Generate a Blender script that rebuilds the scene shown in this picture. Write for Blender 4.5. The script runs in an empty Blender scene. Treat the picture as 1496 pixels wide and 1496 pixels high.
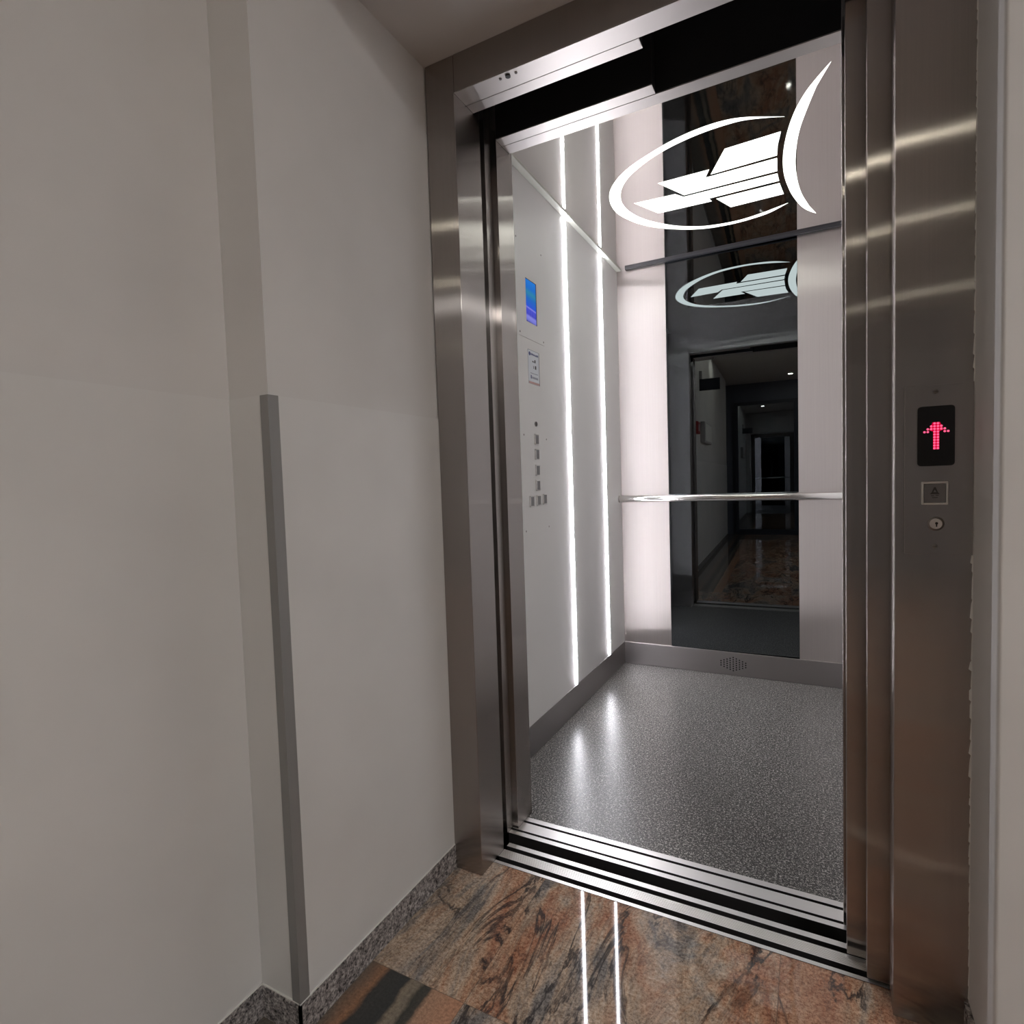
import bpy, bmesh, math, random
from mathutils import Vector, Matrix
random.seed(7)
S = bpy.context.scene
COL = S.collection

# ------------------------------------------------------------------ helpers
def bm_new():
    return bmesh.new()

def box(bm, x0, x1, y0, y1, z0, z1, mi=0):
    v = [bm.verts.new(p) for p in ((x0,y0,z0),(x1,y0,z0),(x1,y1,z0),(x0,y1,z0),
                                   (x0,y0,z1),(x1,y0,z1),(x1,y1,z1),(x0,y1,z1))]
    for f in ((3,2,1,0),(4,5,6,7),(0,1,5,4),(1,2,6,5),(2,3,7,6),(3,0,4,7)):
        bm.faces.new([v[i] for i in f]).material_index = mi
    return bm

def prism(bm, pts, ext, mi=0):
    """closed polygon pts (3d) extruded by ext"""
    e = Vector(ext)
    a = [bm.verts.new(p) for p in pts]
    b = [bm.verts.new(Vector(p) + e) for p in pts]
    fs = [bm.faces.new(a[::-1]), bm.faces.new(b)]
    n = len(a)
    for i in range(n):
        fs.append(bm.faces.new((a[i], a[(i+1) % n], b[(i+1) % n], b[i])))
    for f in fs:
        f.material_index = mi
    return bm

def cyl(bm, c, ax, r, h, n=24, mi=0, r2=None):
    """cylinder starting at c, running h along axis ax ('x','y','z')"""
    r2 = r if r2 is None else r2
    rings = []
    for k, rr in ((0, r), (h, r2)):
        ring = []
        for i in range(n):
            a = 2*math.pi*i/n
            u, w = rr*math.cos(a), rr*math.sin(a)
            p = {'x': (k, u, w), 'y': (u, k, w), 'z': (u, w, k)}[ax]
            ring.append(bm.verts.new((c[0]+p[0], c[1]+p[1], c[2]+p[2])))
        rings.append(ring)
    a, b = rings
    fs = [bm.faces.new(a[::-1]), bm.faces.new(b)]
    for i in range(n):
        fs.append(bm.faces.new((a[i], a[(i+1) % n], b[(i+1) % n], b[i])))
    for f in fs:
        f.material_index = mi
    return bm

def dome(bm, c, ax, sgn, r, h, n=10, m=3, mi=0):
    rings = []
    for j in range(m+1):
        t = j/m*math.pi/2
        rr, k = r*math.cos(t), sgn*h*math.sin(t)
        if j == m:
            p = {'x': (k,0,0), 'y': (0,k,0), 'z': (0,0,k)}[ax]
            rings.append([bm.verts.new((c[0]+p[0], c[1]+p[1], c[2]+p[2]))])
            break
        ring = []
        for i in range(n):
            a = 2*math.pi*i/n
            u, w = rr*math.cos(a), rr*math.sin(a)
            p = {'x': (k,u,w), 'y': (u,k,w), 'z': (u,w,k)}[ax]
            ring.append(bm.verts.new((c[0]+p[0], c[1]+p[1], c[2]+p[2])))
        rings.append(ring)
    for j in range(m-1):
        for i in range(n):
            bm.faces.new((rings[j][i], rings[j][(i+1)%n], rings[j+1][(i+1)%n], rings[j+1][i])).material_index = mi
    for i in range(n):
        bm.faces.new((rings[m-1][i], rings[m-1][(i+1)%n], rings[m][0])).material_index = mi

def obj(name, bm, mats, parent=None, bevel=0, seg=2, smooth=False):
    bmesh.ops.recalc_face_normals(bm, faces=bm.faces)
    me = bpy.data.meshes.new(name)
    bm.to_mesh(me); bm.free()
    for m in (mats if isinstance(mats, (list, tuple)) else [mats]):
        me.materials.append(m)
    if smooth:
        for p in me.polygons:
            p.use_smooth = True
    o = bpy.data.objects.new(name, me)
    COL.objects.link(o)
    if parent:
        o.parent = parent
        o.matrix_parent_inverse = Matrix.Translation(-WL(parent))
    if bevel:
        b = o.modifiers.new('bevel', 'BEVEL')
        b.width = bevel; b.segments = seg; b.limit_method = 'ANGLE'; b.angle_limit = math.radians(40)
        b.harden_normals = False
    return o

def WL(p):
    v = Vector(p.location)
    q = p
    while q.parent:
        v = q.matrix_parent_inverse @ v
        q = q.parent
        v = v + Vector(q.location)
    return v

def thing(name, label, cat, loc=(0,0,0), group=None):
    o = bpy.data.objects.new(name, None)
    o.empty_display_size = 0.05
    COL.objects.link(o)
    o.location = loc
    tag(o, label, cat, group)
    return o

def tag(o, label, cat, group=None):
    o['label'] = label; o['category'] = cat
    if group:
        o['group'] = group
    return o

def struct(name, bm, mats, label=None, cat=None, **k):
    o = obj(name, bm, mats, **k)
    o['kind'] = 'structure'
    if label:
        o['label'] = label
    if cat:
        o['category'] = cat
    return o

# ------------------------------------------------------------------ materials
def lin(r, g, b):
    f = lambda c: (c/255/12.92) if c/255 <= 0.04045 else ((c/255+0.055)/1.055)**2.4
    return (f(r), f(g), f(b), 1)

def mat(name, color, rough=0.5, metal=0.0, aniso=0.0, **k):
    m = bpy.data.materials.new(name)
    m.use_nodes = True
    nt = m.node_tree
    p = nt.nodes['Principled BSDF']
    p.inputs['Base Color'].default_value = color if len(color) == 4 else (*color, 1)
    p.inputs['Roughness'].default_value = rough
    p.inputs['Metallic'].default_value = metal
    if aniso:
        p.inputs['Anisotropic'].default_value = aniso
        t = nt.nodes.new('ShaderNodeTangent'); t.direction_type = 'RADIAL'; t.axis = 'Z'
        nt.links.new(t.outputs[0], p.inputs['Tangent'])
    for key, v in k.items():
        p.inputs[key.replace('_', ' ')].default_value = v
    return m

def N(m, kind, **k):
    n = m.node_tree.nodes.new(kind)
    for a, v in k.items():
        setattr(n, a, v)
    return n

def L(m, a, b):
    m.node_tree.links.new(a, b)

def coords(m, scale=(1,1,1), kind='Object', loc=(0,0,0)):
    tc = N(m, 'ShaderNodeTexCoord')
    mp = N(m, 'ShaderNodeMapping')
    mp.inputs['Scale'].default_value = scale
    mp.inputs['Location'].default_value = loc
    L(m, tc.outputs[kind], mp.inputs['Vector'])
    return mp.outputs['Vector']

def noise(m, vec, scale, detail=4, rough=0.5, dist=0.0):
    n = N(m, 'ShaderNodeTexNoise')
    n.inputs['Scale'].default_value = scale
    n.inputs['Detail'].default_value = detail
    n.inputs['Roughness'].default_value = rough
    n.inputs['Distortion'].default_value = dist
    L(m, vec, n.inputs['Vector'])
    return n.outputs['Fac']

def ramp(m, fac, stops, interp='LINEAR'):
    r = N(m, 'ShaderNodeValToRGB')
    cr = r.color_ramp
    cr.interpolation = interp
    while len(cr.elements) < len(stops):
        cr.elements.new(0.5)
    for e, (p, c) in zip(cr.elements, stops):
        e.position = p
        e.color = c if len(c) == 4 else (*c, 1)
    L(m, fac, r.inputs['Fac'])
    return r.outputs['Color']

def mixc(m, fac, a, b, mode='MIX'):
    n = N(m, 'ShaderNodeMix', data_type='RGBA', blend_type=mode)
    if isinstance(fac, (int, float)):
        n.inputs['Factor'].default_value = fac
    else:
        L(m, fac, n.inputs['Factor'])
    for i, c in (('A', a), ('B', b)):
        s = [q for q in n.inputs if q.name == i and q.type == 'RGBA'][0]
        if isinstance(c, tuple):
            s.default_value = c
        else:
            L(m, c, s)
    return [q for q in n.outputs if q.type == 'RGBA'][0]

def mth(m, op, a, b=None):
    n = N(m, 'ShaderNodeMath', operation=op)
    for i, v in enumerate((a, b)):
        if v is None:
            continue
        if isinstance(v, (int, float)):
            n.inputs[i].default_value = v
        else:
            L(m, v, n.inputs[i])
    return n.outputs[0]

def P(m):
    return m.node_tree.nodes['Principled BSDF']

def bump(m, h, strength, dist=0.001):
    b = N(m, 'ShaderNodeBump')
    b.inputs['Strength'].default_value = strength
    b.inputs['Distance'].default_value = dist
    L(m, h, b.inputs['Height'])
    L(m, b.outputs[0], P(m).inputs['Normal'])

def emis(name, color, strength):
    m = bpy.data.materials.new(name)
    m.use_nodes = True
    nt = m.node_tree
    nt.nodes.remove(nt.nodes['Principled BSDF'])
    e = nt.nodes.new('ShaderNodeEmission')
    e.inputs['Color'].default_value = (*color, 1) if len(color) == 3 else color
    e.inputs['Strength'].default_value = strength
    nt.links.new(e.outputs[0], nt.nodes['Material Output'].inputs['Surface'])
    return m

def paint(name, col, rough, spots=0.06):
    m = mat(name, col, rough)
    v = coords(m)
    n1 = noise(m, v, 2.2, 3, 0.6)
    c = ramp(m, n1, [(0.3, tuple(x*(1-spots) for x in col)), (0.7, tuple(min(1, x*(1+spots)) for x in col))])
    sp = noise(m, v, 38, 2, 0.5)
    spot = ramp(m, sp, [(0.80, (0,0,0)), (0.84, (1,1,1))])
    c = mixc(m, mth(m, 'MULTIPLY', spot, 0.18), c, (col[0]*.5, col[1]*.45, col[2]*.4, 1))
    L(m, c, P(m).inputs['Base Color'])
    bump(m, noise(m, v, 60, 3, 0.6), 0.12, 0.0006)
    return m

M_WALL = paint('wall_paint_matt', (0.62, 0.605, 0.59), 0.65)
M_WAIN = paint('wall_paint_gloss', (0.64, 0.63, 0.615), 0.32)
M_CEIL = paint('ceiling_paint', (0.60, 0.58, 0.56), 0.8, 0.02)
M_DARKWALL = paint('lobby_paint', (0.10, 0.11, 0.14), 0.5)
M_WHITE = mat('white_filler', (0.7, 0.69, 0.66), 0.6)

def brushed(name, col, alpha, an, soft=0.0):
    """steel with a vertical grain: sharp along the grain, spread wide across it"""
    m = bpy.data.materials.new(name)
    m.use_nodes = True
    nt = m.node_tree
    nt.nodes.remove(nt.nodes['Principled BSDF'])
    g = N(m, 'ShaderNodeBsdfAnisotropic')
    g.distribution = 'MULTI_GGX'
    g.inputs['Roughness'].default_value = math.sqrt(alpha)
    g.inputs['Anisotropy'].default_value = an
    t = N(m, 'ShaderNodeTangent', direction_type='RADIAL', axis='Z')
    L(m, t.outputs[0], g.inputs['Tangent'])
    n = noise(m, coords(m, (160, 160, 0.8)), 3.0, 3, 0.6)
    c = ramp(m, n, [(0.25, tuple(x*0.96 for x in col)), (0.75, tuple(min(1, x*1.04) for x in col))])
    L(m, c, g.inputs['Color'])
    out = g.outputs[0]
    if soft:                       # a softer lobe from the worn, hazy finish
        h = N(m, 'ShaderNodeBsdfAnisotropic')
        h.inputs['Roughness'].default_value = 0.55
        L(m, c, h.inputs['Color'])
        x = N(m, 'ShaderNodeMixShader'); x.inputs[0].default_value = soft
        L(m, out, x.inputs[1]); L(m, h.outputs[0], x.inputs[2])
        out = x.outputs[0]
    L(m, out, nt.nodes['Material Output'].inputs['Surface'])
    return m

M_STEEL = brushed('brushed_steel', (0.41, 0.38, 0.362), 0.035, -0.88, 0.10)
M_STEEL_CAR = brushed('satin_steel_panel', (0.50, 0.458, 0.438), 0.11, -0.75, 0.25)
M_PLAIN = mat('satin_steel', (0.62, 0.585, 0.565), 0.42, 1.0)
M_SKIRT = mat('skirting_steel', (0.40, 0.375, 0.37), 0.36, 1.0)
M_CHROME = mat('polished_chrome', (0.80, 0.78, 0.76), 0.14, 1.0)
M_ALU = mat('sill_aluminium', (0.80, 0.78, 0.77), 0.38, 0.9)
M_GROOVE = mat('groove_shade', (0.015, 0.013, 0.014), 0.7)  # near-black colour stands in for the shade inside the sill grooves
M_TRIM = mat('trim_aluminium', (0.27, 0.265, 0.26), 0.45, 0.3)
M_MIRROR = mat('mirror_steel', (0.82, 0.79, 0.77), 0.025, 1.0)
M_GLASS = mat('dark_mirror_glass', (0.150, 0.168, 0.182), 0.0, 1.0)
M_LAM = mat('pale_laminate', (0.62, 0.605, 0.59), 0.42)
M_BLACK = mat('black_void', (0.006, 0.006, 0.008), 0.9)
M_BLACKP = mat('black_plastic', (0.008, 0.008, 0.009), 0.35)
M_SCREW = mat('screw_metal', (0.22, 0.20, 0.19), 0.4, 1.0)
M_BEZ = mat('satin_bezel', (0.75, 0.73, 0.71), 0.42, 0.8)
M_CAP = mat('button_cap', (0.25, 0.24, 0.24), 0.4, 0.6)
M_ENGR = mat('engraving', (0.05, 0.045, 0.045), 0.6)
M_DOORGLASS = mat('lobby_glass', (0.30, 0.33, 0.36), 0.0, 1.0)
M_FRAMEDK = mat('dark_frame', (0.03, 0.035, 0.05), 0.4)
M_RED = mat('red_plastic', (0.35, 0.02, 0.02), 0.4)
M_GREYP = mat('grey_plastic', (0.45, 0.45, 0.45), 0.5)

LED_S, CEIL_S, HALL_S = 33.0, 1.7, 110.0
M_LED = emis('led_strip_light', (0.95, 0.94, 1.0), LED_S)
M_LAMP = emis('ceiling_diffuser_light', (0.96, 1.0, 0.93), CEIL_S)
M_DOWN = emis('downlight_glow', (1.0, 0.95, 0.78), HALL_S)
M_HALL = emis('hall_lamp_glow', (1.0, 0.98, 0.96), 64.0)
M_DOT = emis('led_dot_red', (1.0, 0.10, 0.22), 0.7)
M_ARROW = emis('led_bleed_red', (1.0, 0.0, 0.06), 0.32)

# granite floor of the landing -------------------------------------------------
def granite_floor():
    m = mat('polished_granite', (0.3, 0.2, 0.15), 0.035)
    tc = N(m, 'ShaderNodeTexCoord')
    sx = N(m, 'ShaderNodeSeparateXYZ'); L(m, tc.outputs['Object'], sx.inputs[0])
    X, Y = sx.outputs['X'], sx.outputs['Y']
    TW, TH, X0, Y0 = 0.556, 0.60, -0.0644-0.556*6, 0.905-0.6*14
    ux = mth(m, 'DIVIDE', mth(m, 'SUBTRACT', X, X0), TW)
    uy = mth(m, 'DIVIDE', mth(m, 'SUBTRACT', Y, Y0), TH)
    ix, iy = mth(m, 'FLOOR', ux), mth(m, 'FLOOR', uy)
    fx, fy = mth(m, 'SUBTRACT', ux, ix), mth(m, 'SUBTRACT', uy, iy)
    # each slab takes its own piece of the stone
    comb = N(m, 'ShaderNodeCombineXYZ')
    L(m, mth(m, 'ADD', X, mth(m, 'MULTIPLY', iy, 3.7)), comb.inputs[0])
    L(m, mth(m, 'ADD', Y, mth(m, 'ADD', mth(m, 'MULTIPLY', ix, 0.9), mth(m, 'MULTIPLY', iy, 5.3))), comb.inputs[1])
    L(m, mth(m, 'MULTIPLY', mth(m, 'ADD', ix, iy), 1.3), comb.inputs[2])
    def mapped(rot, scale):
        mp = N(m, 'ShaderNodeMapping')
        mp.inputs['Rotation'].default_value = (0, 0, rot)
        mp.inputs['Scale'].default_value = scale
        L(m, comb.outputs[0], mp.inputs['Vector'])
        return mp.outputs[0]
    v1 = mapped(0.22, (1.0, 0.34, 1))
    flow = noise(m, v1, 4.6, 6, 0.66, 0.8)            # broad bands of colour
    base = ramp(m, flow, [(0.28, lin(96, 93, 94)), (0.40, lin(128, 122, 118)), (0.47, lin(178, 156, 136)),
                          (0.53, lin(172, 136, 112)), (0.60, lin(156, 108, 84)), (0.66, lin(180, 150, 128)), (0.74, lin(120, 114, 112))])
    v2 = mapped(0.24, (1.7, 0.50, 1))
    grain = noise(m, comb.outputs[0], 150, 3, 0.8)
    base = mixc(m, 0.8, base, ramp(m, grain, [(0.36, (0.05, 0.05, 0.05)), (0.48, (0.45, 0.45, 0.45)), (0.64, (0.92, 0.91, 0.89))]), 'SOFT_LIGHT')
    mid = noise(m, comb.outputs[0], 32, 4, 0.7, 0.4)
    base = mixc(m, 0.45, base, ramp(m, mid, [(0.32, (0.25, 0.24, 0.24)), (0.62, (0.68, 0.66, 0.64))]), 'OVERLAY')
    # thin dark veins
    vn = noise(m, v2, 3.6, 7, 0.62, 1.1)
    vein = mth(m, 'ABSOLUTE', mth(m, 'SUBTRACT', vn, 0.5))
    vm = ramp(m, vein, [(0.0, (1,1,1)), (0.008, (0.8,0.8,0.8)), (0.024, (0,0,0))])
    gate = ramp(m, noise(m, v1, 7.0, 3, 0.6), [(0.36, (0,0,0)), (0.54, (1,1,1))])
    base = mixc(m, mth(m, 'MULTIPLY', mth(m, 'MULTIPLY', vm, gate), 0.95), base, lin(44, 42, 44))
    vn2 = noise(m, v2, 8.5, 6, 0.68, 0.9)
    vein2 = mth(m, 'ABSOLUTE', mth(m, 'SUBTRACT', vn2, 0.47))
    vm2 = ramp(m, vein2, [(0.0, (1,1,1)), (0.03, (0,0,0))])
    base = mixc(m, mth(m, 'MULTIPLY', vm2, 0.38), base, lin(70, 66, 66))
    # the dark banded slab in the corner
    slab = mth(m, 'MULTIPLY', mth(m, 'LESS_THAN', X, -0.62), mth(m, 'LESS_THAN', Y, 0.905))
    wob = mth(m, 'MULTIPLY', mth(m, 'SUBTRACT', noise(m, comb.outputs[0], 12, 3, 0.6), 0.5), 0.035)
    xs = mth(m, 'ADD', X, wob)
    t = mth(m, 'DIVIDE', mth(m, 'ADD', xs, 0.86), 0.24)
    band = ramp(m, t, [(0.0, lin(96,90,84)), (0.18, lin(150,112,86)), (0.23, lin(52,52,50)), (0.44, lin(44,46,46)),
                       (0.48, lin(128,116,100)), (0.56, lin(122,112,98)), (0.60, lin(54,54,48)), (0.66, lin(62,60,54)), (0.70, lin(168,132,108)), (0.95, lin(176,132,106))])
    band = mixc(m, 0.7, band, ramp(m, grain, [(0.30, (0.25,0.24,0.24)), (0.70, (0.75,0.74,0.72))]), 'OVERLAY')
    base = mixc(m, slab, base, band)
    # hairline joints
    ex = mth(m, 'MINIMUM', fx, mth(m, 'SUBTRACT', 1.0, fx))
    ey = mth(m, 'MINIMUM', fy, mth(m, 'SUBTRACT', 1.0, fy))
    j = mth(m, 'LESS_THAN', mth(m, 'MINIMUM', ex, ey), 0.0018)
    base = mixc(m, mth(m, 'MULTIPLY', j, 0.5), base, lin(95, 80, 70))
    L(m, base, P(m).inputs['Base Color'])
    P(m).inputs['Specular IOR Level'].default_value = 0.5
    return m
M_GRANITE = granite_floor()

def speckle(name, scale, stops, rough, spec=0.5):
    m = mat(name, (0.1, 0.1, 0.1), rough)
    v = coords(m)
    a = noise(m, v, scale, 2, 0.8)
    b = noise(m, v, scale*2.7, 1, 0.6)
    f = mth(m, 'ADD', mth(m, 'MULTIPLY', a, 0.55), mth(m, 'MULTIPLY', b, 0.45))
    L(m, ramp(m, f, stops), P(m).inputs['Base Color'])
    P(m).inputs['Specular IOR Level'].default_value = spec
    return m
M_CARFLOOR = speckle('speckled_vinyl', 165, [(0.38, lin(26,26,25)), (0.47, lin(60,58,57)), (0.54, lin(98,96,94)), (0.62, lin(220,216,210))], 0.30)
M_BASE = speckle('grey_granite', 85, [(0.36, lin(48,46,46)), (0.45, lin(112,108,108)), (0.54, lin(150,144,142)), (0.66, lin(196,190,186))], 0.25)

# ------------------------------------------------------------------ landing (structure)
XL, XR, FY = -0.86, 0.28, 1.239
ZS = 2.0867                        # underside of the low ceiling at the lift
HY = -4.5                          # far end of the hall
XE = 2.40                           # right end of the hall
YR = 1.087                          # face of the wall right of the lift niche
struct('floor', box(bm_new(), -1.8, XE, HY, 1.300, -0.06, 0.0), M_GRANITE)
b = box(bm_new(), -1.30, XE, 0.7126, 1.30, ZS, 2.72)
box(b, -1.8, XE, HY, 0.7126, 2.6, 2.72)
struct('ceiling', b, M_CEIL)
ZW = 1.206                         # top of the gloss paint
YC = 0.7126                        # corner of the projecting column
b = bm_new()
box(b, -1.30, XL, YC, 1.30, 0, ZW, 1);            box(b, -1.30, XL-0.0035, YC+0.0035, 1.30, ZW, 2.6, 0)
box(b, -1.30, -0.966, -4.0, YC, 0, ZW, 1);        box(b, -1.30, -0.9695, -4.0, YC+0.0035, ZW, 2.6, 0)
struct('wall_left', b, [M_WALL, M_WAIN])
struct('wall_right', box(bm_new(), XE, XE+0.08, HY, 1.30, 0, 2.6), M_WALL)
b = bm_new()
rr, pts = 0.006, []
for k in range(9):                 # rounded plaster corner
    a = math.radians(180 + 90*k/8)
    pts.append((0.2462+rr+rr*math.cos(a), YR+rr+rr*math.sin(a)))
pts += [(XE, YR), (XE, 1.30), (0.2462, 1.30)]
prism(b, [(x, y, 0) for x, y in pts], (0, 0, ZW), 0)
prism(b, [(x, y, ZW) for x, y in pts], (0, 0, ZS-ZW), 0)
struct('wall_front', b, [M_WALL, M_WAIN])
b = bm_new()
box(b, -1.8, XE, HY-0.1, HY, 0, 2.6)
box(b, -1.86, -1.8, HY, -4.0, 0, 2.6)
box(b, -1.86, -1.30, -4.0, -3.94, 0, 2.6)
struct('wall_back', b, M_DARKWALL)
# shaft around the car
b = bm_new()
box(b, -1.36, -1.30, 1.30, 3.40, -0.4, 2.8); box(b, 0.80, 0.86, 1.30, 3.40, -0.4, 2.8)
box(b, -1.36, 0.86, 3.40, 3.46, -0.4, 2.8);  box(b, -1.36, 0.86, 1.30, 3.46, 2.8, 2.86)
box(b, -1.36, 0.86, 1.30, 3.46, -0.46, -0.4)
box(b, -1.36, 0.86, 1.20, 1.3002, -0.4, -0.062); box(b, -1.36, 0.86, 1.20, 1.30, 2.722, 2.8)
struct('wall_shaft', b, M_BLACK)

b = bm_new()
box(b, XL-0.002, XL+0.004, YC-0.004, FY, 0, 0.0635); box(b, -0.966, XL+0.004, YC-0.004, YC, 0, 0.0635)
box(b, -0.966, -0.962, -4.0, YC-0.004, 0, 0.0635)
box(b, XL-0.002, XL+0.0025, YC-0.0025, FY, 0.0635, 0.0655, 1); box(b, -0.966, XL, YC-0.0025, YC, 0.0635, 0.0655, 1)
box(b, -0.966, -0.9635, -4.0, YC, 0.0635, 0.0655, 1)
struct('baseboard_left', b, [M_BASE, M_WHITE])
b = bm_new()
box(b, 0.2390, 0.2462, YR-0.007, 1.2385, 0, 0.072); box(b, 0.2390, XE, YR-0.007, YR, 0, 0.072)
struct('baseboard_right', b, M_BASE)
b = bm_new()
prism(b, [(XL-0.0185, YC-0.0025, 0.066), (XL+0.0025, YC-0.0025, 0.066), (XL+0.0025, YC+0.021, 0.066), (XL, YC+0.021, 0.066), (XL, YC, 0.066), (XL-0.0185, YC, 0.066)], (0, 0, ZW-0.066))
struct('trim_1', b, M_TRIM, bevel=0.0006)
# ragged filler bead where the right post meets the wall
b = bm_new()
z = 0.08
while z < 2.07:
    w = random.choice((0.001, 0.0015, 0.002, 0.003)) if 0.3 < z < 1.3 else 0.001
    if 0.66 < z < 0.70 or 0.50 < z < 0.52: w = 0.004
    h = random.uniform(0.012, 0.05)
    prism(b, [(0.2452-w, FY-0.0006, z), (0.2462, FY-0.0006, z-0.004), (0.2462, FY-0.0006, z+h), (0.2452-w*random.random(), FY-0.0006, z+h*0.7)], (0, 0.004, 0))
    z += h
struct('trim_2', b, M_WHITE)

# glass entrance door at the far end of the hall
b = bm_new()
for x0, x1, z0, z1 in ((-0.87, -0.815, 0, 2.28), (0.055, 0.11, 0, 2.28), (-0.815, 0.055, 2.225, 2.28), (-0.815, 0.055, 0.0, 0.09)):
    box(b, x0, x1, HY+0.002, HY+0.05, z0, z1)
d1 = struct('door_1', b, M_FRAMEDK)
obj('pane', box(bm_new(), -0.815, 0.055, HY+0.015, HY+0.03, 0.09, 2.225), M_DOORGLASS, d1)

# ------------------------------------------------------------------ lift entrance frame
fr = thing('elevator_door_frame', 'brushed steel frame around the lift opening with broad right post', 'door frame', (-0.32, FY, 0))
obj('post', box(bm_new(), -0.8598, -0.7757, FY, 1.360, 0.0, ZS-0.0005), M_STEEL, fr, 0.0015)
obj('post', box(bm_new(), 0.1318, 0.2457, FY, 1.298, 0.0, ZS-0.0005), M_STEEL, fr, 0.0015)
obj('header', box(bm_new(), -0.7752, 0.1315, FY, 1.2945, 1.9968, ZS-0.0005), M_STEEL, fr, 0.0008)
obj('header_underside', box(bm_new(), -0.7752, 0.1315, FY+0.0004, 1.2945, 1.9955, 1.9967), M_PLAIN, fr)
obj('soffit_plate', box(bm_new(), -0.7752, -0.331, 1.2965, 1.3295, 1.9955, 1.9985), M_PLAIN, fr, 0.0005)
obj('track_cover', box(bm_new(), -0.7752, -0.3315, 1.2965, 1.3290, 1.9987, ZS), M_BLACK, fr)  # coloured black to stand in for the dark slot above the plate
cyl(b := bm_new(), (-0.6324, 1.253, 1.9925), 'z', 0.0062, 0.006, 24)
sn = obj('sensor_lens', b, M_BLACKP, fr)
for x in (-0.6527, -0.611):
    b = cyl(bm_new(), (x, 1.2531, 1.9937), 'z', 0.0034, 0.004, 16)
    box(b, x-0.0026, x+0.0026, 1.2526, 1.2536, 1.9934, 1.9938, 1)
    obj('screw', b, [M_SCREW, M_ENGR], fr)

# ------------------------------------------------------------------ call panel on the right post
PY = FY - 0.0022
cp = thing('lift_call_station', 'steel landing call plate with red arrow display on the right post', 'call station', (0.1962, FY, 0.885))
obj('faceplate', box(bm_new(), 0.1468, 0.2452, PY, FY+0.001, 0.8835, 1.1815), M_STEEL, cp, 0.0006)
def rrect(cx, cz, w, h, r, y, n=6):
    pts = []
    for sx, sz, a0 in ((1,1,0), (-1,1,90), (-1,-1,180), (1,-1,270)):
        for i in range(n+1):
            a = math.radians(a0 + 90*i/n)
            pts.append((cx+sx*(w/2-r)+r*math.cos(a), y, cz+sz*(h/2-r)+r*math.sin(a)))
    return pts
dsp = obj('display', prism(bm_new(), rrect(0.1922, 1.0922, 0.0535, 0.1045, 0.006, PY-0.001), (0, 0.003, 0)), M_BLACKP, cp)
rows = [(3,4), (2,3,4,5), (1,2,3,4,5,6), (0,1,3,4,6,7)] + [(3,4)]*6
G = 0.00482
b = bm_new()
ax, az = 0.1926-3.5*G, 1.1142
for r, cs in enumerate(rows):
    for c in cs:
        dome(b, (ax+c*G, PY-0.0013, az-r*G), 'y', -1, 0.0019, 0.0008, 10, 3, 0)
body = [(2.6, 9.4), (4.4, 9.4), (4.4, 2.9), (5.6, 2.4), (4.6, -0.4), (2.4, -0.4), (1.4, 2.4), (2.6, 2.9)]
prism(b, [(ax+p*G, PY-0.00125, az-q*G) for p, q in body], (0, 0.0002, 0), 1)  # dim glowing sheet imitates the red light bleeding between the dots
ar = obj('arrow', b, [M_DOT, M_ARROW], dsp)
ar['label'] = 'lit red dot arrow pointing up'
# button
cb = obj('call_button', box(bm_new(), 0.1757, 0.2062, PY-0.0030, PY+0.001, 0.9762, 1.0078), M_CAP, cp, 0.0006)
b = bm_new()
for x0, x1, z0, z1 in ((0.1722, 0.2096, 1.0090, 1.0128), (0.1722, 0.2096, 0.9720, 0.9752), (0.1716, 0.1749, 0.9720, 1.0128), (0.2070, 0.2100, 0.9720, 1.0128)):
    box(b, x0, x1, PY-0.0045, PY+0.001, z0, z1)
obj('bezel', b, M_BEZ, cb, 0.0012, 3)
b = bm_new()
cx, cz = 0.1908, 0.9957
prism(b, [(cx-0.0072, PY-0.0034, cz-0.0052), (cx+0.0072, PY-0.0034, cz-0.0052), (cx+0.0045, PY-0.0034, cz-0.0020), (cx+0.0012, PY-0.0034, cz+0.0070), (cx-0.0012, PY-0.0034, cz+0.0070), (cx-0.0045, PY-0.0034, cz-0.0020)], (0, 0.0006, 0))
prism(b, [(cx-0.0022, PY-0.0036, cz-0.0018), (cx+0.0022, PY-0.0036, cz-0.0018), (cx, PY-0.0036, cz+0.0028)], (0, 0.0008, 0), 1)
for x0, x1, z0 in ((-0.0055, -0.001, -0.0085), (0.001, 0.0055, -0.0078), (-0.004, 0.004, -0.0118)):
    box(b, cx+x0, cx+x1, PY-0.0033, PY-0.003, cz+z0, cz+z0+0.0012)
obj('engraved_arrow', b, [M_ENGR, M_CAP], cb)
ks = obj('key_switch', cyl(bm_new(), (0.1928, PY-0.004, 0.9382), 'y', 0.0092, 0.005, 32), M_BEZ, cp, 0.0008)
b = bm_new()
n = 32
for i in range(n):
    a0, a1 = 2*math.pi*i/n, 2*math.pi*(i+1)/n
    q = [(0.1928+r*math.cos(a), PY-y, 0.9382+r*math.sin(a)) for a in (a0, a1) for r, y in ((0.0125, 0.0010), (0.0095, 0.0030))]
    v = [b.verts.new(p) for p in (q[0], q[2], q[3], q[1])]
    b.faces.new(v)
obj('lock_ring', b, M_SCREW, ks)
b = cyl(bm_new(), (0.1934, PY-0.0046, 0.9392), 'y', 0.0022, 0.001, 16)
box(b, 0.1924, 0.1944, PY-0.0046, PY-0.0036, 0.9330, 0.9390)
obj('keyhole', b, M_BLACKP, ks)
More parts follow.
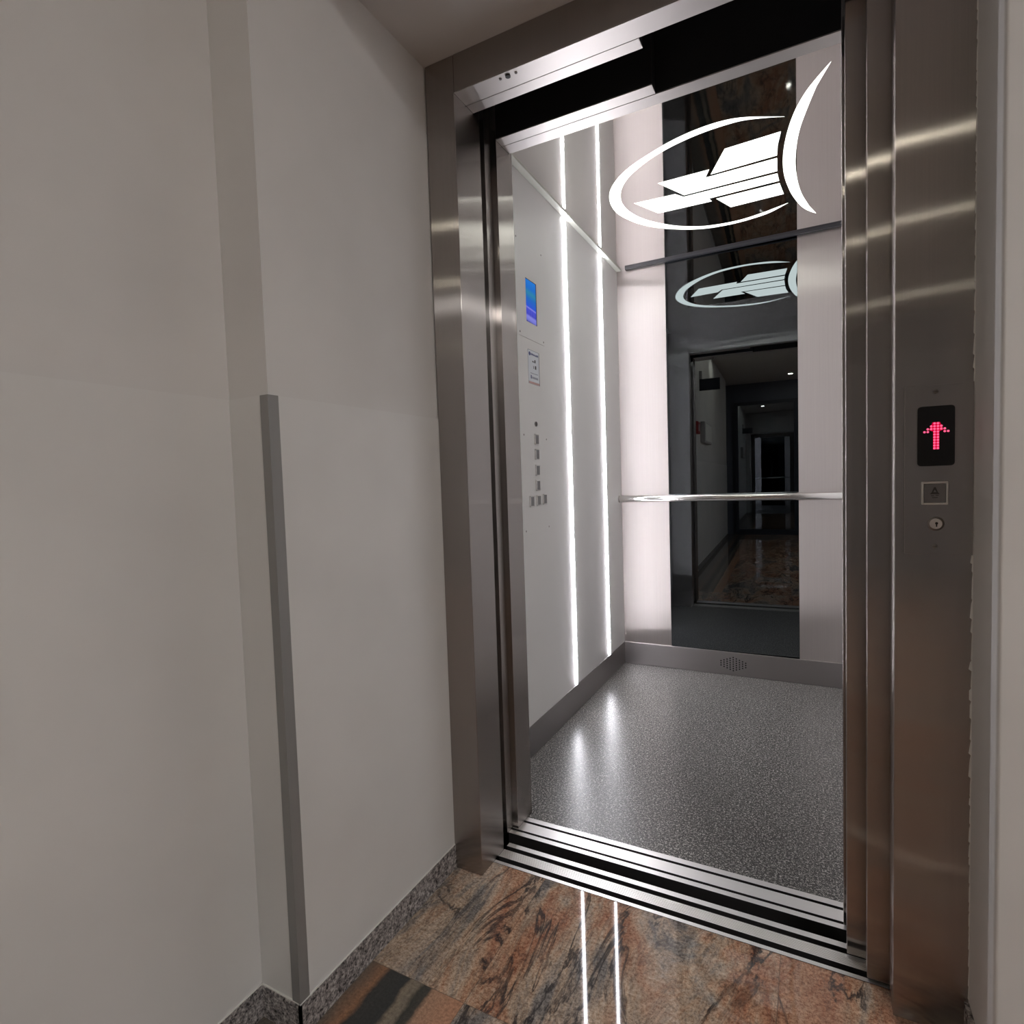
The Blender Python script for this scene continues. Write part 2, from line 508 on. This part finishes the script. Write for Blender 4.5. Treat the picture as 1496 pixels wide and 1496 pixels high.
for z in (1.1697, 0.8982):
    b = bm_new()
    dome(b, (0.1915, PY-0.0001, z), 'y', -1, 0.0040, 0.0014, 20, 4)
    box(b, 0.1885, 0.1945, PY-0.0017, PY-0.0010, z-0.0004, z+0.0004, 1)
    obj('screw', b, [M_SCREW, M_ENGR], cp)

# ------------------------------------------------------------------ sills
def sill(name, parent, x0, x1, prof):
    b = prism(bm_new(), [(x0, y, z) for y, z in prof], (x1-x0, 0, 0))
    bmesh.ops.recalc_face_normals(b, faces=b.faces)
    for f in b.faces:              # grooves and hidden sides have their shade painted in as dark colour
        f.material_index = 0 if (f.normal.z > 0.3 and f.calc_center_median().z > -0.002) or (min(v.co.z for v in f.verts) > -0.0005) else 1
    return obj(name, b, [M_ALU, M_GROOVE], parent)

lsill = [(1.3000, -0.05), (1.3000, 0.0012), (1.3105, 0.0012), (1.3105, -0.022), (1.3275, -0.022), (1.3275, 0.0012)]
y = 1.3275
for k in range(6):                      # fine ribs between the two guide grooves
    lsill += [(y+0.0034, 0.0012), (y+0.0038, -0.0003), (y+0.0050, -0.0003), (y+0.0054, 0.0012)]
    y += 0.0054
lsill += [(1.3602, 0.0012), (1.3602, -0.022), (1.3758, -0.022), (1.3758, 0.0012), (1.3919, 0.0012), (1.3919, -0.05)]
ls = sill('landing_sill', None, -0.7750, 0.79, lsill)
# cut the sill clear of the posts: it only fills the opening
ls.data.transform(Matrix.Identity(4))
for v in ls.data.vertices:
    if v.co.x > 0.5: v.co.x = 0.70
tag(ls, 'ribbed aluminium threshold strip at the edge of the granite floor', 'threshold')

# ------------------------------------------------------------------ the lift car
CX0, CX1, CYB, CZ = -0.94, 0.205, 3.105, 2.17
car = thing('elevator_cabin', 'open lift cabin with pale left wall, steel rear and speckled grey floor', 'elevator', (-0.3675, 2.3, 0))
obj('floor_covering', box(bm_new(), CX0, CX1, 1.526, CYB, -0.03, -0.0004), M_CARFLOOR, car)
csill = [(1.4336, -0.05), (1.4336, 0.0012), (1.4498, 0.0012), (1.4498, -0.02), (1.4584, -0.02), (1.4584, 0.0012),
         (1.4977, 0.0012), (1.4977, -0.02), (1.5071, -0.02), (1.5071, 0.0012), (1.5262, 0.0012), (1.5262, -0.05)]
sl = sill('car_sill', car, -0.80, 0.70, csill)
sl['label'] = 'grooved aluminium car threshold'
obj('side_wall', box(bm_new(), CX0-0.025, CX0, 1.5405, 3.13, 0.0, 2.24), M_LAM, car)
obj('side_wall', box(bm_new(), CX1, CX1+0.025, 1.5405, 3.13, 0.0, 2.24), M_LAM, car)
obj('rear_panel', box(bm_new(), CX0, -0.680, CYB, 3.13, 0.0, 2.20), M_STEEL_CAR, car)
obj('rear_panel', box(bm_new(), -0.0573, CX1, CYB, 3.13, 0.0, 2.20), M_STEEL_CAR, car)
obj('mirror_ceiling', box(bm_new(), CX0, CX1, 1.5405, CYB, CZ, CZ+0.03), M_MIRROR, car)
b = bm_new()
box(b, CX0, -0.915, 1.556, CYB, CZ-0.007, CZ)
obj('edge_strip', b, mat('pale_edge', (0.66, 0.67, 0.61), 0.4), car, 0.001)
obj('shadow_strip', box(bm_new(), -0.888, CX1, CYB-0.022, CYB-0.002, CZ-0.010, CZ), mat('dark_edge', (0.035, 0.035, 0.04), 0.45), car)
# stepped front post on the closing side, and the return behind the doors
b = bm_new()
box(b, CX0-0.02, -0.800, 1.4255, 1.4595, 0.0015, 2.24)
obj('closing_post', b, M_STEEL, car, 0.001)
b = bm_new()
box(b, CX0, -0.7816, 1.4610, 1.5400, 0.0015, 2.24)
box(b, CX0, -0.7816, 1.5400, 1.556, 0.0, CZ)
obj('closing_post', b, M_STEEL, car, 0.001)
obj('door_return', box(bm_new(), 0.140, CX1, 1.5405, 1.556, 0.0, CZ), M_STEEL, car)
obj('header_box', box(bm_new(), -0.7812, CX1, 1.4990, 1.5395, 1.9990, 2.24), M_BLACK, car)  # front painted black for the dark slot its steel would reflect
obj('door_header', box(bm_new(), -0.7812, CX1, 1.4985, 1.5400, 1.9955, 1.9988), M_PLAIN, car, 0.0005)
obj('door_header', box(bm_new(), -0.7812, -0.343, 1.4590, 1.4965, 1.9955, 1.9985), M_PLAIN, car, 0.0005)
obj('header_box', box(bm_new(), -0.7812, -0.3435, 1.4600, 1.4965, 1.9987, 2.24), M_BLACK, car)  # black colour again stands in for the unlit slot
obj('inner_header', box(bm_new(), -0.7815, 0.1395, 1.5405, 1.5450, 2.0000, CZ-0.0002), M_STEEL, car)
obj('roof', box(bm_new(), CX0-0.025, CX1+0.025, 1.4985, 3.13, 2.24, 2.26), M_BLACK, car)
# skirtings
rs = obj('skirting', box(bm_new(), CX0, CX1, CYB-0.009, CYB, 0.0, 0.121), M_SKIRT, car, 0.002)
obj('skirting', box(bm_new(), CX0, CX0+0.0025, 1.556, CYB-0.009, 0.0, 0.119), M_SKIRT, car)
b = bm_new()
for c in range(9):
    n = (3, 4, 5, 6, 7, 6, 5, 4, 3)[c]
    for k in range(n):
        zc = 0.060 + (k-(n-1)/2)*0.0115
        xc = -0.365 + (c-4)*0.0150
        cyl(b, (xc, CYB-0.0096, zc), 'y', 0.0036, 0.0008, 10)
vt = obj('vent_holes', b, M_BLACK, rs)
vt['label'] = 'lozenge of small round vent holes'

# landing doors, pushed open to the right; car doors behind them
def panel(name, x0, x1, y0, y1, z0, z1, label):
    t = thing(name, label, 'elevator door', ((x0+x1)/2, (y0+y1)/2, 0.002), 'sliding lift door leaves')
    obj('leaf', box(bm_new(), x0, x1, y0, y1, z0, z1), M_STEEL, t, 0.0012)
    b = bm_new()
    for xx in (x0+0.12, x1-0.12):
        box(b, xx-0.04, xx+0.04, (y0+y1)/2-0.003, (y0+y1)/2+0.003, -0.016, z0)
    obj('guide_shoe', b, M_BLACKP, t)
    return t
panel('sliding_door', 0.0945, 0.60, 1.3050, 1.3300, 0.006, 2.10, 'front steel sliding door leaf, nearest the call panel post')
panel('sliding_door', 0.0615, 0.58, 1.3560, 1.3790, 0.006, 2.10, 'second steel sliding door leaf, just behind the front leaf')
panel('sliding_door', 0.0590, 0.56, 1.4420, 1.4640, 0.006, 2.10, 'thin edge of cabin door leaf showing beside the second steel leaf')

# mirror, handrail
tl = 0.0130                        # hung a touch out of square: the right edge sits further back
mr = obj('wall_mirror', prism(bm_new(), [(-0.679, CYB-0.001, 0.1225), (-0.0583, CYB-0.001+tl, 0.1225), (-0.0583, CYB+0.024, 0.1225), (-0.679, CYB+0.02, 0.1225)], (0, 0, CZ-0.001-0.1225)), M_GLASS)
tag(mr, 'tall dark mirror glass between the two steel rear panels', 'mirror')
hr = thing('handrail', 'round polished steel handrail across the rear wall of the lift', 'handrail', (-0.3675, 3.05, 0.905))
b = cyl(bm_new(), (CX0+0.004, 3.052, 0.925), 'x', 0.0185, CX1-CX0-0.008, 32)
obj('rail', b, M_CHROME, hr, 0.004, 3, smooth=False)
for p in hr.children:
    for f in p.data.polygons:
        f.use_smooth = len(f.vertices) == 4
for x0 in (CX0+0.0002, CX1-0.0042):
    obj('end_cap', cyl(bm_new(), (x0, 3.052, 0.925), 'x', 0.021, 0.004, 32), M_CHROME, hr)

# LED light strips on the left wall
for X0, sg, yy, lb in ((CX0, 1, 2.356, 'vertical white light strip on the left wall nearer the buttons'),
                       (CX0, 1, 2.828, 'vertical white light strip on the left wall nearer the rear corner')):
    b = bm_new()
    hw, dp = 0.0105, 0.0045
    pts = [(X0+sg*0.0002, yy-hw, 0.122)] + [(X0+sg*dp*math.sin(math.radians(a)), yy-hw*math.cos(math.radians(a)), 0.122) for a in (10, 40, 65, 90, 115, 140, 170)] + [(X0+sg*0.0002, yy+hw, 0.122)]
    prism(b, pts, (0, 0, CZ-0.0085-0.122))
    tag(obj('led_light_strip', b, M_LED), lb, 'light', 'light strips on the cabin wall')

# ceiling light: curved and slanted lit cut-outs in the mirror ceiling
cl = thing('ceiling_light', 'white lit crescents and slanted bars set in the mirrored lift ceiling', 'ceiling light', (-0.37, 2.35, CZ))
def lit(name, pts):
    obj(name, prism(bm_new(), [(x*0.9913, y*0.9913, CZ-0.0004) for x, y in pts], (0, 0, 0.0003)), M_LAMP, cl)
def spline(pts, n=6):
    out = []
    for i in range(len(pts)-1):
        p0 = pts[max(i-1, 0)]; p1 = pts[i]; p2 = pts[i+1]; p3 = pts[min(i+2, len(pts)-1)]
        for k in range(n):
            t = k/n
            out.append(tuple(0.5*((2*p1[j]) + (-p0[j]+p2[j])*t + (2*p0[j]-5*p1[j]+4*p2[j]-p3[j])*t*t + (-p0[j]+3*p1[j]-3*p2[j]+p3[j])*t**3) for j in (0, 1)))
    out.append(pts[-1])
    return out
ro = [(-.073,2.1066),(-.182,2.0453),(-.2554,2.0257),(-.3376,2.0300),(-.4205,2.0515),(-.5052,2.0893),(-.5924,2.1396),(-.6607,2.2026),(-.7105,2.2775),(-.737,2.3666),(-.7407,2.4587),(-.7216,2.5405),(-.6828,2.6279),(-.62,2.7106),(-.5354,2.7812),(-.4456,2.8304),(-.3518,2.8500),(-.2657,2.8482),(-.1659,2.8232),(-.0842,2.7635)]
ri = [(-.1747,2.8010),(-.2634,2.8244),(-.3492,2.8246),(-.4417,2.8011),(-.5295,2.7444),(-.5966,2.6714),(-.6542,2.5825),(-.6866,2.4899),(-.6946,2.4122),(-.6869,2.3505),(-.6629,2.2815),(-.6222,2.2182),(-.5673,2.1661),(-.4911,2.1150),(-.4075,2.0797),(-.3195,2.0592),(-.2385,2.0543),(-.1834,2.0605),(-.1098,2.0884)]
lit('lit_crescent', spline(ro) + spline(ri))
co = [(.0527,1.9007),(.0192,1.9521),(-.0144,2.0137),(-.0465,2.1043),(-.0718,2.2235),(-.0872,2.3535),(-.0904,2.4794),(-.0818,2.5941),(-.0652,2.7062),(-.0366,2.8247),(-.0091,2.8901),(.0216,2.9389)]
ci = [(-.0053,2.8439),(-.0315,2.7092),(-.0445,2.5845),(-.0491,2.4458),(-.0432,2.3144),(-.0299,2.2018),(-.0076,2.0962),(.0172,1.9953)]
lit('lit_crescent', spline(co) + spline(ci))
for pp in ([(-.2678,2.1953),(-.0854,2.186),(-.0990,2.2650),(-.1051,2.3424),(-.3374,2.3525)],
           [(-.528,2.3068),(-.3373,2.308),(-.3591,2.3623),(-.1057,2.3565),(-.1097,2.4603),(-.4574,2.463)],
           [(-.6533,2.418),(-.4873,2.4308),(-.4628,2.4719),(-.1104,2.4748),(-.1072,2.5432),(-.3701,2.5463),(-.3639,2.5772),(-.5862,2.5678)],
           [(-.347,2.5605),(-.1066,2.5596),(-.0959,2.6699),(-.3036,2.6758)]):
    cxm = sum(p[0] for p in pp)/len(pp); cym = sum(p[1] for p in pp)/len(pp)
    lit('lit_bar', [(x-(0.0015 if x > cxm else -0.0015), y-(0.0025 if y > cym else -0.0025)) for x, y in pp])

# ------------------------------------------------------------------ car control panel on the left wall
FXP = CX0 + 0.0020
op = thing('control_panel', 'flush white button panel with blue screen on the left cabin wall', 'control panel', (CX0, 1.99, 0.84))
M_PLATE = mat('pale_faceplate', (0.62, 0.605, 0.59), 0.40)
b = bm_new()
box(b, CX0+0.0002, FXP, 1.868, 2.108, 1.5705, 1.932); box(b, CX0+0.0002, FXP, 1.868, 2.108, 0.838, 1.5685)
obj('faceplate', b, M_PLATE, op, 0.0005)
# screen with a blue picture
m = bpy.data.materials.new('blue_screen'); m.use_nodes = True
nt = m.node_tree; nt.nodes.remove(nt.nodes['Principled BSDF'])
e = N(m, 'ShaderNodeEmission')
tc = N(m, 'ShaderNodeTexCoord'); sx = N(m, 'ShaderNodeSeparateXYZ'); L(m, tc.outputs['Object'], sx.inputs[0])
zz = mth(m, 'DIVIDE', mth(m, 'SUBTRACT', sx.outputs['Z'], 1.632), 0.160)
zz = mth(m, 'ADD', zz, mth(m, 'MULTIPLY', mth(m, 'SUBTRACT', sx.outputs['Y'], 1.993), 0.4))
cr = ramp(m, zz, [(0.0, lin(70,72,130)), (0.05, lin(130,135,235)), (0.13, lin(150,150,245)), (0.18, lin(66,72,205)), (0.30, lin(70,80,225)),
                  (0.335, lin(150,150,255)), (0.36, lin(60,100,235)), (0.55, lin(48,120,215)), (0.68, lin(60,150,190)), (0.80, lin(45,125,225)), (1.0, lin(50,140,240))])
wv = N(m, 'ShaderNodeTexWave', bands_direction='Y'); wv.inputs['Scale'].default_value = 22
L(m, tc.outputs['Object'], wv.inputs['Vector'])
bars = mth(m, 'MULTIPLY', mth(m, 'LESS_THAN', zz, 0.33), mth(m, 'MULTIPLY', wv.outputs['Fac'], 0.22))
cr = mixc(m, bars, cr, lin(170, 170, 255))
L(m, cr, e.inputs['Color']); e.inputs['Strength'].default_value = 0.36
L(m, e.outputs[0], nt.nodes['Material Output'].inputs['Surface'])
scr = obj('screen', box(bm_new(), FXP-0.0005, FXP+0.0006, 1.949, 2.0345, 1.6335, 1.7895), m, op)
scr['label'] = 'lit blue screen'
b = bm_new()
for y0, y1, z0, z1 in ((1.9475, 2.040, 1.7895, 1.792), (2.0345, 2.040, 1.633, 1.7895)):
    box(b, FXP-0.0005, FXP+0.0011, y0, y1, z0, z1)
obj('screen_edge', b, M_BLACKP, op)
# notice plate
M_LBL = mat('notice_plate', (0.60, 0.62, 0.66), 0.35)
nt_ = obj('notice_plate', box(bm_new(), FXP-0.0005, FXP+0.0014, 1.950, 2.0468, 1.4045, 1.5310), M_LBL, op, 0.0006)
b = bm_new()
X = FXP+0.0014
def mark(y0, y1, z0, z1, mi): box(b, X-0.0002, X+0.0003, y0, y1, z0, z1, mi)
for zz_ in (1.5302,): mark(1.950, 2.0468, zz_, zz_+0.0008, 0)
mark(2.0440, 2.0468, 1.4045, 1.5310, 0)
cyl(b, (X-0.0002, 1.9635, 1.5165), 'x', 0.0075, 0.0005, 18, 1)
for i in range(9):
    mark(1.9745+i*0.0074, 1.9745+i*0.0074+0.0052, 1.5125+random.uniform(0,.001), 1.5195+random.uniform(-.001,.001), 1)
for i, (yy, w) in enumerate(((1.985, .008), (1.996, .005), (2.004, .010))):
    mark(yy, yy+w, 1.4875, 1.4925 + 0.006*(i == 2), 0)
mark(1.9935, 1.9975, 1.4640, 1.4745, 0); mark(2.007, 2.0185, 1.4635, 1.4765, 0)
for i in range(10): mark(1.967+i*0.0066, 1.967+i*0.0066+0.0045, 1.4440, 1.4465, 2)
mark(1.968, 1.9755, 1.4240, 1.4375, 1)
for i in range(5): mark(1.980+i*0.0110, 1.980+i*0.0110+0.0085, 1.4250, 1.4330, 2)
mark(1.951, 2.0435, 1.4052, 1.4135, 3)
obj('printing', b, [M_ENGR, mat('ink_blue', (0.05, 0.06, 0.18), 0.5), mat('ink_grey', (0.22, 0.23, 0.28), 0.5), mat('ink_rose', (0.45, 0.28, 0.26), 0.5)], nt_)
# key lock and buttons
b = cyl(bm_new(), (FXP-0.0005, 2.002, 1.2555), 'x', 0.0095, 0.0045, 24)
kl = obj('key_lock', b, M_SCREW, op, 0.0008)
obj('keyhole', box(bm_new(), FXP+0.0036, FXP+0.0040, 2.0008, 2.0032, 1.2505, 1.2605), M_BLACKP, kl)
def cbutton(yc, zc):
    w, h = 0.0180, 0.0205
    o = obj('button', box(bm_new(), FXP-0.0005, FXP+0.0048, yc-w+0.0065, yc+w-0.004, zc-h+0.004, zc+h-0.004), M_CAP, op, 0.0012)
    b = bm_new()
    for y0, y1, z0, z1 in ((yc-w, yc+w, zc+h-0.0032, zc+h), (yc-w, yc+w, zc-h, zc-h+0.0032), (yc-w, yc-w+0.0055, zc-h, zc+h), (yc+w-0.0032, yc+w, zc-h, zc+h)):
        box(b, FXP-0.0005, FXP+0.0042, y0, y1, z0, z1)
    obj('button_bezel', b, M_BEZ, o, 0.0008)
for zc in (1.1969, 1.1393, 1.0788, 1.0207):
    cbutton(2.004, zc)
for yc, zc in ((1.946, 0.9610), (2.0065, 0.9624), (2.0640, 0.9650)):
    cbutton(yc, zc)
for yy, zz_ in ((1.880, 1.918), (2.096, 1.921), (1.892, 1.5835), (2.098, 1.5840), (1.897, 1.2090), (2.098, 1.2020), (1.892, 0.852), (2.100, 0.853)):
    b = bm_new()
    dome(b, (FXP-0.0001, yy, zz_), 'x', 1, 0.0040, 0.0011, 14, 3)
    obj('screw', b, M_SCREW, op)

# ------------------------------------------------------------------ hall things (seen in the mirror)
DL = [(2.05, -0.95, 'round ceiling lamp in the hall to the right of the lift'), (-0.52, -0.80, 'recessed round ceiling lamp nearest the lift'), (-0.754, -1.80, 'recessed round ceiling lamp midway down the hall'), (0.0, -3.81, 'small bright ceiling lamp seen as a dot in the dark mirror')]
for x, y, lb in DL:
    hm = M_HALL if x > 1 else M_DOWN
    t = thing('ceiling_lamp', lb, 'ceiling lamp', (x, y, 2.6), 'hall ceiling lamps')
    obj('diffuser', cyl(bm_new(), (x, y, 2.590), 'z', 0.20 if x > 1 else 0.032, 0.004, 28), hm, t)
    b = bm_new()
    n, q = 32, (0.168 if x > 1 else 0)
    for i in range(n):
        a0, a1 = 2*math.pi*i/n, 2*math.pi*(i+1)/n
        for (r0, z0), (r1, z1) in (((0.033, 2.5945), (0.035, 2.588)), ((0.035, 2.588), (0.049, 2.592)), ((0.049, 2.592), (0.049, 2.5995))):
            b.faces.new([b.verts.new((x+(r+q)*math.cos(a), y+(r+q)*math.sin(a), z)) for r, z, a in ((r0, z0, a0), (r0, z0, a1), (r1, z1, a1), (r1, z1, a0))])
    bmesh.ops.remove_doubles(b, verts=b.verts, dist=1e-5)
    obj('trim_ring', b, M_CHROME, t)
XW = -0.9695
t = thing('call_point', 'small red call point on the hall wall reflected in the dark mirror', 'call point', (XW, -0.20, 1.49))
obj('housing', box(bm_new(), XW, XW+0.04, -0.29, -0.10, 1.49, 1.62), M_RED, t, 0.006)
obj('glass', box(bm_new(), XW+0.04, XW+0.043, -0.24, -0.15, 1.52, 1.59), M_GREYP, t)
t = thing('meter_box', 'pale box on the hall wall reflected beside the red call point', 'box', (XW, -0.95, 1.40))
obj('housing', box(bm_new(), XW, XW+0.05, -1.30, -0.62, 1.42, 1.66), M_GREYP, t, 0.006)
obj('cover', box(bm_new(), XW+0.05, XW+0.056, -1.27, -0.65, 1.44, 1.64), M_WHITE, t, 0.003)
t = thing('hanging_sign', 'dark hanging sign box high on the hall wall reflected in the mirror', 'sign', (XW, -0.6, 2.0))
obj('bracket', box(bm_new(), XW, XW+0.03, -0.62, -0.58, 2.13, 2.22), M_GREYP, t)
obj('panel', box(bm_new(), XW+0.001, XW+0.22, -0.612, -0.588, 2.00, 2.13), M_FRAMEDK, t, 0.003)

# ------------------------------------------------------------------ camera, world, colour
R = [[0.8853248, 0.4638519, -0.0322709], [-0.0045577, -0.0607434, -0.9981430], [-0.4649508, 0.8838278, -0.0516635]]
cam = bpy.data.cameras.new('camera')
cam.sensor_width = 36.0
cam.lens = 835.086/1496*36.0
cam.clip_start = 0.01
co_ = bpy.data.objects.new('camera', cam)
COL.objects.link(co_)
right, down, fwd = (Vector(r) for r in R)
mw = Matrix((right, -down, -fwd)).transposed().to_4x4()
mw.translation = Vector((0, 0, 1.035))
co_.matrix_world = mw
S.camera = co_
w = bpy.data.worlds.new('world'); w.use_nodes = True
w.node_tree.nodes['Background'].inputs[0].default_value = (0.02, 0.02, 0.022, 1)
S.world = w
S.view_settings.view_transform = 'Standard'
S.view_settings.look = 'None'
S.view_settings.exposure = 1.0
S.view_settings.gamma = 1
S.view_settings.use_curve_mapping = False
